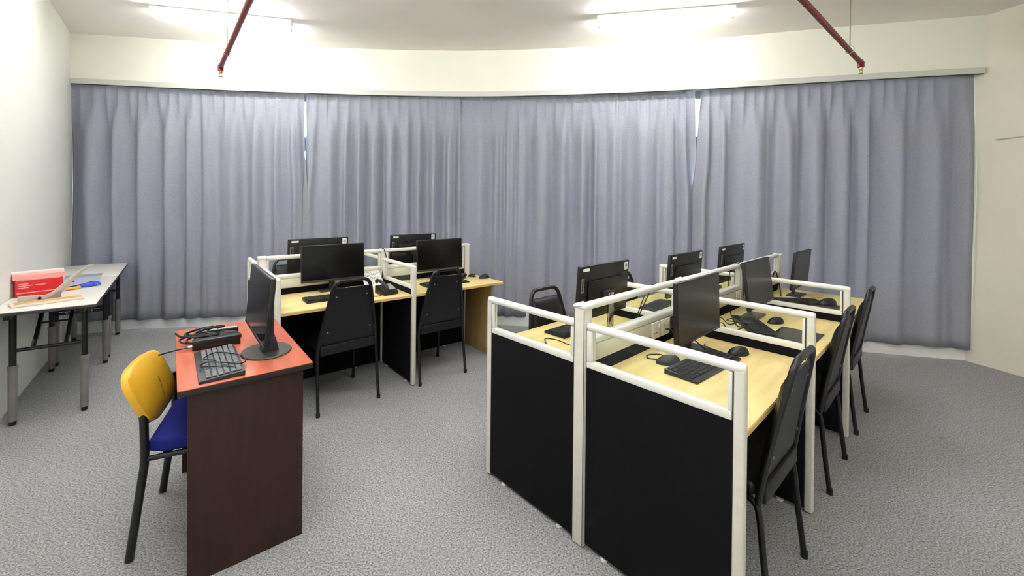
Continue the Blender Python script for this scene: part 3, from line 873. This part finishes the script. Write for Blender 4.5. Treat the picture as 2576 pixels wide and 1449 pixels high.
# telephone and notice on the front desk of the left bank
t = thing('telephone', 'black desk telephone with a pale top by the glass side screen', 'telephone', LC.w(0.805, 0.480, zt), LC.yaw + 0.15)
part('body', 'ph1', lambda m: m.prism([(-0.075, 0.0005), (0.075, 0.0005), (0.075, 0.062), (0.045, 0.070), (-0.075, 0.028)], 'x', -0.062, 0.062, 0.006), 'plastic_black', t)
part('keypad', 'ph2', lambda m: m.prism([(-0.055, 0.0385), (0.03, 0.0660), (0.028, 0.0705), (-0.057, 0.0430)], 'x', -0.005, 0.05, 0.001), 'device_grey', t)
hs = part('handset', 'ph3', lambda m: m.tube(spline([(-0.040, -0.085, 0.052), (-0.040, -0.06, 0.074), (-0.040, 0.0, 0.094), (-0.040, 0.06, 0.104), (-0.040, 0.085, 0.092)], 4), [0.012] * 4 + [0.016] * 3 + [0.012] * 3 + [0.012] * 3 + [0.016] * 4, 10), 'plastic_dark', t)
cable('thin cord trailing from the black desk telephone', [LC.w(0.745, 0.53, zt + 0.004), LC.w(0.70, 0.55, zt + 0.004), LC.w(0.66, 0.50, zt + 0.004), LC.w(0.70, 0.44, zt + 0.004), LC.w(0.63, 0.40, zt + 0.004), LC.w(0.60, 0.30, zt + 0.004)], 0.003, 'plastic_dark')
t = thing('notice_sheet', 'white printed sheet leaning on the spine between the two front desks', 'paper', LC.w(0.835, 0.165, zt), LC.yaw)
part('sheet', 'ns1', lambda m: m.box(-0.085, 0.085, -0.0012, 0.0, 0.0, 0.20), 'paper', t, None, (math.radians(-52), 0, 0))
def lines(m):
    rnd = random.Random(4)
    for i in range(11):
        z = 0.185 - i * 0.0155
        x = -0.07
        while x < 0.05:
            w = rnd.uniform(0.01, 0.03)
            m.box(x, x + w, -0.0016, -0.0013, z, z + 0.004); x += w + 0.008
    return m
part('print', 'ns2', lines, 'sticker_ink', t, None, (math.radians(-52), 0, 0))

# sockets on the spine trunking
def socket(fr, a, b, z, side, label):
    t = thing('power_socket', label, 'socket', fr.w(a, b, z), fr.yaw if side > 0 else fr.yaw + PI)
    part('plate', 'sk1', lambda m: m.box(-0.046, 0.046, -0.009, 0.0, -0.043, 0.043, 0.003), 'socket_white', t)
    part('switch', 'sk2', lambda m: m.box(0.018, 0.032, -0.0125, -0.0088, 0.010, 0.030, 0.001), 'paper', t)
    for x, z2, w, h in ((-0.012, 0.012, 0.005, 0.010), (-0.024, -0.014, 0.009, 0.005), (0.0, -0.014, 0.009, 0.005)):
        part('pin_hole', ('sk3', w), lambda m: m.box(-w / 2, w / 2, -0.0095, -0.0088, -h / 2, h / 2), 'groove', t, (x, 0, z2))
    return t
gS = 'sockets on the spine trunking'
tag(socket(RC, 0.600, 0.0215, 0.812, 1, 'left socket of the pair on the nearest cream trunking'), group=gS)
tag(socket(RC, 0.697, 0.0215, 0.812, 1, 'right socket of the pair on the nearest cream trunking, beside the big monitor'), group=gS)
tag(socket(RC, 1.820, 0.0215, 0.812, 1, 'socket on the cream trunking by the middle post of the right-hand bank'), group=gS)
t = thing('cable_port', 'black cable opening in the cream trunking beside the pair of sockets', 'cable port', RC.w(0.800, 0.0215, 0.82), RC.yaw)
part('frame', 'cp1', lambda m: m.box(-0.035, 0.035, -0.004, 0.0, -0.035, 0.033, 0.002), 'plastic_black', t)

# cables over the right bank
gC = 'black cables on the desks'
cable('black cable looping over the spine rail behind the nearest big monitor', [RC.w(0.62, -0.25, zt + .004), RC.w(0.60, -0.12, zt + .07), RC.w(0.61, -0.045, 0.99), RC.w(0.61, 0.0, 1.049), RC.w(0.63, -0.04, 0.98), RC.w(0.68, -0.15, zt + 0.06), RC.w(0.72, -0.25, zt + .004)], 0.003, group=gC)
cable('thin dark cable wandering over the curtain-side desk left of the corner post', [RC.w(0.10, -0.30, zt + .003), RC.w(0.16, -0.36, zt + .003), RC.w(0.22, -0.42, zt + .003), RC.w(0.25, -0.36, zt + .003), RC.w(0.24, -0.26, zt + .003), RC.w(0.30, -0.25, zt + .003), RC.w(0.33, -0.33, zt + .003)], 0.0025, group=gC)
cable('black cable from the pair of sockets down to the nearest desk', [RC.w(0.697, 0.034, 0.80), RC.w(0.70, 0.06, 0.80), RC.w(0.715, 0.07, 0.77), RC.w(0.72, 0.09, zt + .004), RC.w(0.66, 0.14, zt + .004)], 0.004, group=gC)
cable('black cable curling by the greyish mouse on the nearest desk', [RC.w(0.43, 0.175, zt + .003), RC.w(0.47, 0.12, zt + .003), RC.w(0.42, 0.08, zt + .003), RC.w(0.38, 0.10, zt + .003), RC.w(0.40, 0.14, zt + .003)], 0.003, group=gC)
cable('black cable hooked round the underside of the nearest big monitor', [RC.w(0.62, 0.19, zt + .09), RC.w(0.66, 0.24, zt + .03), RC.w(0.70, 0.26, zt + .003), RC.w(0.74, 0.22, zt + .003), RC.w(0.80, 0.20, zt + .003)], 0.003, group=gC)
for i, (lab, pts) in enumerate((
    ('black cable tangle crossing the middle right-hand desk, lowest strand', [(1.16, 0.06), (1.20, 0.14), (1.13, 0.20), (1.20, 0.26), (1.28, 0.20), (1.36, 0.14)]),
    ('black cable tangle by the middle monitor stand, strand nearest the spine', [(1.20, 0.05), (1.30, 0.09), (1.26, 0.16), (1.36, 0.20), (1.44, 0.12), (1.50, 0.08)]),
    ('black cable curving from the middle monitor stand to the slanted keyboard', [(1.46, 0.10), (1.40, 0.17), (1.33, 0.12), (1.26, 0.22), (1.32, 0.28)]))):
    cable(lab, [RC.w(a, b, zt + 0.004 + 0.005 * i + 0.02 * (k % 2)) for k, (a, b) in enumerate(pts)], 0.0035, group=gC)
cable('black cable rising over the spine by the middle post', [RC.w(1.86, -0.06, 0.80), RC.w(1.865, -0.05, 0.98), RC.w(1.865, 0.0, 1.050), RC.w(1.868, 0.04, 0.98), RC.w(1.86, 0.05, 0.80), RC.w(1.80, 0.10, zt + .004)], 0.0035, group=gC)
cable('black cable bunched behind the last right-hand monitor', [RC.w(2.42, 0.05, zt + .004), RC.w(2.45, 0.07, zt + .12), RC.w(2.47, 0.09, zt + .20), RC.w(2.48, 0.12, zt + .08), RC.w(2.44, 0.14, zt + .004)], 0.005, group=gC)
cable('yellowish cable lying on the last right-hand desk', [RC.w(2.62, 0.22, zt + .003), RC.w(2.55, 0.27, zt + .003), RC.w(2.60, 0.33, zt + .003), RC.w(2.68, 0.36, zt + .003)], 0.0035, 'maple_edge', group=gC)
cable('black cable hanging down the middle post of the left-hand bank', [LC.w(0.965, -0.02, 1.03), LC.w(0.966, 0.0, 1.052), LC.w(0.967, 0.037, 1.03), LC.w(0.985, 0.036, 0.95), LC.w(0.955, 0.037, 0.85), LC.w(0.935, 0.05, zt + 0.004), LC.w(0.90, 0.12, zt + 0.004)], 0.004, group=gC)
cable('pale tangled leads behind the first black chair on the front desk', [LC.w(0.60, 0.08, zt + .004), LC.w(0.66, 0.12, zt + .012), LC.w(0.62, 0.18, zt + .004), LC.w(0.70, 0.20, zt + .012), LC.w(0.66, 0.27, zt + .004), LC.w(0.72, 0.28, zt + .004)], 0.005, 'pack_pink', group=gC)

# ------------------------------------------------------------------ reddish desk
t = thing('office_desk', 'reddish-topped desk with dark brown end panels in the foreground', 'desk', DC.w(0, 0, 0), DC.yaw)
MB().box(0.0, 0.467, 0.0, 0.925, ZR - 0.004, ZR, 0.0012).build('desktop', 'cherry', t)
MB().box(0.0, 0.467, 0.0, 0.925, ZR - 0.026, ZR - 0.0041, 0.001).build('edge_band', 'dark_edge', t)
MB().box(0.032, 0.434, 0.028, 0.046, 0.002, ZR - 0.0262, 0.001).build('end_panel', 'dark_wood', t)
MB().box(0.032, 0.434, 0.876, 0.894, 0.002, ZR - 0.0262, 0.001).build('end_panel', 'dark_wood', t)
MB().box(0.417, 0.433, 0.0465, 0.8755, 0.24, ZR - 0.0262, 0.001).build('modesty_panel', 'dark_wood', t)

zr = ZR + 0.0004
keyboard(DC.w(0.140, -0.222, zr), DC.yaw - PI / 2, 'black keyboard with grey keys and its cord wrapped round, on the reddish desk', L=0.40, D=0.152, individual=True, keymat='key_grey', body='plastic_dark')
cable('black cord wound round the keyboard on the reddish desk', [DC.w(0.20, -0.06, zr + .020), DC.w(0.155, -0.10, zr + .028), DC.w(0.12, -0.12, zr + .028), DC.w(0.075, -0.16, zr + .026), DC.w(0.10, -0.19, zr + .029), DC.w(0.155, -0.14, zr + .030), DC.w(0.205, -0.10, zr + .026), DC.w(0.232, -0.14, zr + .022), DC.w(0.215, -0.22, zr + .026), DC.w(0.14, -0.30, zr + .030), DC.w(0.09, -0.25, zr + .028), DC.w(0.13, -0.18, zr + .032)], 0.0028)
t = thing('adapter_box', 'long black box lying across the reddish desk behind the keyboard', 'device', DC.w(0.155, -0.500, zr), DC.yaw - 0.04)
part('body', 'ab1', lambda m: m.box(-0.095, 0.095, -0.024, 0.024, 0.0, 0.046, 0.004), 'plastic_black', t)
part('label_strip', 'ab2', lambda m: m.box(-0.045, 0.03, -0.0247, -0.0238, 0.012, 0.020), 'plastic_dark', t)
part('plug', 'ab3', lambda m: m.tube([(-0.095, 0, 0.015), (-0.112, 0, 0.015)], 0.007, 10), 'chrome', t)
cable('black lead sticking out over the left edge of the reddish desk', [DC.w(0.045, -0.50, zr + .015), DC.w(0.0, -0.505, zr + .012), DC.w(-0.04, -0.515, zr + .004), DC.w(-0.062, -0.52, zr - .002)], 0.0035)
for i in range(5):
    rnd = random.Random(40 + i)
    labs = ['coiled black cord on the heap behind the black box, outermost loop', 'coiled black cord on the heap behind the black box, tallest loop', 'black cord trailing left from the heap on the reddish desk', 'thick black cord bunched in the middle of the heap on the reddish desk', 'black cord curling at the right of the heap on the reddish desk']
    cx, cy = 0.055 + 0.026 * i, -0.605 + 0.014 * (i % 2)
    pts = []
    for k in range(9):
        a_ = k * 1.25 + i
        pts.append(DC.w(cx + (0.052 + rnd.uniform(-.018, .018)) * math.cos(a_), cy + 0.042 * math.sin(a_), zr + 0.007 + 0.0065 * k + 0.004 * i))
    cable(labs[i], pts, 0.0065 if i == 3 else 0.0048)
mouse(DC.w(0.205, -0.585, zr + 0.0), DC.yaw - 1.15, 'greyish black mouse on the heap of cords on the reddish desk', 'plastic_dark', 1.25)
t = thing('slim_box', 'slim dark case with a pale top edge at the back of the reddish desk', 'device', DC.w(0.175, -0.665, zr), DC.yaw - 0.05)
part('body', 'sb1', lambda m: m.box(-0.085, 0.085, -0.022, 0.022, 0.0, 0.040, 0.004), 'plastic_black', t)
part('lid', 'sb2', lambda m: m.box(-0.080, 0.080, -0.018, 0.018, 0.0401, 0.0435, 0.001), 'device_grey', t)

# ------------------------------------------------------------------ yellow and blue chair
fx, fy = 0.892, 0.452            # facing direction
t = thing('visitor_chair', 'chair with a yellow padded back and a blue seat at the reddish desk', 'chair', (-1.548, 1.674, 0.0), math.atan2(fy, fx))
# local x: forward, local y: towards the far side
YW = 0.452
for y, nm in ((0.0, 'n'), (YW, 'f')):
    lg = part('rear_leg', ('yr', nm), lambda m: m.tube([(0.0, y, 0.004), (0.024, y, 0.20), (0.046, y, 0.38), (0.047, y, 0.44), (0.044, y, 0.56), (0.040, y, 0.60)], 0.0155, 10), 'tube_black', t)
    fl = part('front_leg', ('yf', nm), lambda m: m.tube([(0.415, y, 0.004), (0.392, y, 0.415)], 0.0145, 10), 'tube_black', t)
    part('side_rail', ('ys', nm), lambda m: m.tube([(0.046, y, 0.405), (0.392, y, 0.405)], 0.011, 10), 'tube_black', t)
part('cross_rail', 'yc1', lambda m: m.tube([(0.11, 0.0, 0.405), (0.11, YW, 0.405)], 0.011, 10), 'tube_black', t)
part('cross_rail', 'yc2', lambda m: m.tube([(0.37, 0.0, 0.405), (0.37, YW, 0.405)], 0.011, 10), 'tube_black', t)
def yseat(m):
    return m.prism([(0.050, 0.03), (0.050, YW - 0.03), (0.11, YW + 0.005), (0.39, YW + 0.012), (0.435, YW - 0.05), (0.44, 0.05), (0.39, -0.012), (0.11, -0.005)], 'z', 0.416, 0.472, 0.018, 4)
part('seat', 'yse', yseat, 'blue_fabric', t)
def yback(m):
    """rounded shield-shaped pad, reclined, dished across"""
    n, k = 28, 12
    def outline(th):
        c, s = math.cos(th), math.sin(th)
        px = abs(c) ** 0.58 * (1 if c > 0 else -1)
        pz = abs(s) ** 0.58 * (1 if s > 0 else -1)
        hw = 0.212 * (1.0 + 0.04 * pz)
        return px * hw, pz * 0.128
    def pos(yl, q, thick):
        # yl lateral from middle, q along the reclined height
        rec = math.radians(23)
        dish = 0.22 * yl * yl
        x = 0.012 - math.sin(rec) * q + dish + math.cos(rec) * thick
        z = 0.645 + math.cos(rec) * q + math.sin(rec) * thick
        return (x, YW / 2 - 0.036 + yl, z)
    fr_, bk = [], []
    for j in range(k + 1):
        rr = j / k
        puff = (1 - rr ** 3)
        fr_.append([]); bk.append([])
        for i in range(n):
            th = 2 * PI * i / n
            a, q = outline(th); a *= rr; q *= rr
            fr_[-1].append(m.bm.verts.new(pos(a, q, 0.012 + 0.026 * puff)))
            bk[-1].append(m.bm.verts.new(pos(a, q, -0.012 - 0.008 * puff)))
    for G in (fr_, bk):
        for p, q in zip(G[:-1], G[1:]):
            for i in range(n):
                m.bm.faces.new((p[i], p[(i + 1) % n], q[(i + 1) % n], q[i]))
    for i in range(n):
        m.bm.faces.new((fr_[k][i], fr_[k][(i + 1) % n], bk[k][(i + 1) % n], bk[k][i]))
    bmesh.ops.remove_doubles(m.bm, verts=m.bm.verts, dist=0.0004)
    return m
bk = part('backrest', 'yb', yback, 'yellow_vinyl', t, ang=70)
part('seam', 'ysm', lambda m: m.tube(spline([(0.082, 0.150, 0.573), (0.066, 0.170, 0.623), (0.044, 0.190, 0.678)], 4), 0.0012, 6), 'yellow_dark', bk)

# ------------------------------------------------------------------ folding tables by the left wall
ZT = 0.772
def folding_table(b0, b1, label, legs):
    t = thing('folding_table', label, 'table', LW.w(0.0, b1, 0), LW.yaw, 'folding tables along the left wall')
    L = b1 - b0
    # local x away from the wall, local y away from the viewer
    MB().box(0.006, 0.488, 0.003, L - 0.003, ZT - 0.006, ZT, 0.002).build('tabletop', 'table_top', t)
    MB().box(0.006, 0.488, 0.003, L - 0.003, ZT - 0.024, ZT - 0.0061, 0.002).build('edge_band', 'table_edge', t)
    MB().box(0.40, 0.425, 0.06, L - 0.06, ZT - 0.062, ZT - 0.0243, 0.002).build('side_rail', 'tube_black', t)
    MB().box(0.07, 0.095, 0.06, L - 0.06, ZT - 0.062, ZT - 0.0243, 0.002).build('side_rail', 'tube_black', t)
    for yy, sgn in ((b1 - legs[0], 1), (b1 - legs[1], -1)):
        for x in (0.085, 0.413):
            lg = MB().tube([(x, yy, 0.004), (x, yy, ZT - 0.0245)], 0.0175, 12).build('leg', 'tube_black', t)
            MB().tube([(x, yy, 0.03), (x, yy, 0.36), (x + 0.001, yy, 0.375), (x, yy, 0.39)], [0.0205, 0.022, 0.026, 0.023], 12).build('plastic_sleeve', 'sleeve_plastic', lg)
        MB().tube([(0.085, yy, 0.485), (0.413, yy, 0.485)], 0.012, 10).build('cross_bar', 'tube_black', t)
        for x in (0.175, 0.325):
            br = MB().tube([(x, yy + sgn * 0.02, 0.505), (x, yy + sgn * 0.30, ZT - 0.03)], 0.013, 8).build('folding_brace', 'tube_black', t)
            MB().tube([(x, yy, 0.490), (x, yy + sgn * 0.045, 0.525)], 0.016, 8).build('hinge_link', 'chrome', br)
        MB().tube([(0.175, yy + sgn * 0.16, 0.615), (0.325, yy + sgn * 0.16, 0.615)], 0.007, 8).build('brace_rung', 'tube_black', t)
    return t
folding_table(1.262, 2.590, 'pale-topped folding table with the red pack, nearest on the left wall', (2.405, 1.330))
folding_table(0.240, 1.258, 'pale-topped folding table in the corner by the curtain', (1.165, 0.33))

# things on the near folding table
zt2 = ZT + 0.0004
t = thing('paper_pack', 'red and white pack of paper standing against the left wall', 'paper pack', LW.w(0.125, 1.985, zt2), LW.yaw + 0.35)
part('pack', 'rp1', lambda m: m.box(-0.118, 0.118, -0.03, 0.03, 0.0, 0.150, 0.004), 'red_pack', t, None, (math.radians(-6), 0, 0))
part('top_fold', 'rp2', lambda m: m.prism([(-0.034, 0.116), (-0.032, 0.150), (0.0, 0.168), (0.03, 0.150), (0.031, 0.120)], 'x', -0.128, 0.128, 0.002), 'pack_pink', t, None, (math.radians(-6), 0, 0))
part('top_edge', 'rp4', lambda m: m.box(-0.130, 0.130, -0.008, 0.008, 0.163, 0.180, 0.002), 'pack_white', t, None, (math.radians(-6), 0, 0))
def pack_print(m):
    for x0, x1, z in ((-0.105, -0.055, 0.085), (-0.105, -0.035, 0.072), (-0.022, 0.03, 0.072), (-0.105, -0.05, 0.058), (-0.11, 0.11, 0.112), (-0.11, 0.11, 0.022)):
        m.box(x0, x1, -0.0309, -0.0299, z, z + 0.006)
    return m
part('print', 'rp3', pack_print, 'pack_pink', t, None, (math.radians(-6), 0, 0))
t = thing('paper_cutter', 'paper trimmer with a raised grey arm in front of the red pack', 'paper cutter', LW.w(0.225, 2.345, zt2), LW.yaw + 0.30)
part('board', 'pc1', lambda m: m.box(-0.165, 0.165, -0.075, 0.075, 0.0, 0.016, 0.004), 'cutter_board', t)
part('guide_strip', 'pc2', lambda m: m.box(-0.15, 0.16, -0.060, -0.045, 0.0161, 0.021, 0.001), 'maple_edge', t)
part('guide_strip', 'pc2', lambda m: m.box(-0.15, 0.16, -0.060, -0.045, 0.0161, 0.021, 0.001), 'maple_edge', t, (0, 0.040, 0))
part('pivot_block', 'pc3', lambda m: m.box(-0.125, -0.03, 0.020, 0.062, 0.0161, 0.050, 0.004), 'cutter_grey', t)
arm = part('blade_arm', 'pc4', lambda m: m.prism([(-0.04, 0.030), (0.03, 0.060), (0.155, 0.195), (0.215, 0.230), (0.235, 0.228), (0.225, 0.214), (0.175, 0.182), (0.06, 0.030), (0.05, 0.018), (-0.03, 0.018)], 'y', 0.030, 0.046, 0.002), 'cutter_grey', t)
part('blade', 'pc5', lambda m: m.prism([(0.0, 0.017), (0.07, 0.017), (0.07, 0.066), (0.05, 0.055)], 'y', 0.026, 0.0295), 'blade_steel', arm)
part('pivot_bolt', 'pc6', lambda m: m.tube([(-0.032, 0.012, 0.030), (-0.032, 0.03, 0.030)], 0.009, 10), 'plastic_black', arm)
t = thing('plastic_sheet', 'see-through lavender plastic sheet behind the blue bundle', 'plastic sheet', LW.w(0.275, 1.55, zt2), LW.yaw + 0.06)
part('sheet', 'ct1', lambda m: m.box(-0.12, 0.12, -0.26, 0.34, 0.0, 0.003, 0.001), 'lavender', t)
part('edge_strip', 'ct2', lambda m: m.box(-0.12, 0.12, 0.3405, 0.52, 0.0, 0.003, 0.001), 'device_grey', t)
t = thing('blue_bundle', 'crumpled blue plastic bundle on the near folding table', 'bundle', LW.w(0.355, 1.80, zt2 + 0.004), LW.yaw + 0.5)
part('core', 'gl1', lambda m: m.lathe([(0.0, 0.0), (0.040, 0.001), (0.046, 0.012), (0.036, 0.026), (0.0, 0.032)], 14, 1.0, 0.75), 'blue_plastic', t)
for q, (dx, dy, l) in enumerate(((0.9, 0.45, 0.07), (1.0, 0.15, 0.08), (0.97, -0.2, 0.075), (0.8, -0.6, 0.06))):
    part('strand', ('gl2', q), lambda m: m.tube(spline([(0.02 * dx, 0.02 * dy, 0.014), (dx * l * 0.6, dy * l * 0.6, 0.020), (dx * l, dy * l, 0.010)], 4), 0.0095, 8), 'blue_plastic', t)
t = thing('orange_tube', 'short orange tube lying beside the blue bundle', 'tube', LW.w(0.285, 1.90, zt2), LW.yaw + 0.35)
part('tube', 'or1', lambda m: m.tube([(-0.042, 0, 0.012), (0.042, 0, 0.012)], 0.0118, 12), 'orange_plastic', t)
part('cap', 'or2', lambda m: m.tube([(-0.055, 0, 0.012), (-0.0425, 0, 0.012)], 0.0112, 12), 'pack_white', t)
cable('black cord curling between the red pack and the blue bundle', [LW.w(0.24, 1.50, zt2 + .008), LW.w(0.19, 1.54, zt2 + .008), LW.w(0.18, 1.68, zt2 + .008), LW.w(0.21, 1.78, zt2 + .008), LW.w(0.27, 1.76, zt2 + .008), LW.w(0.35, 1.60, zt2 + .008), LW.w(0.40, 1.62, zt2 + .008)], 0.004)
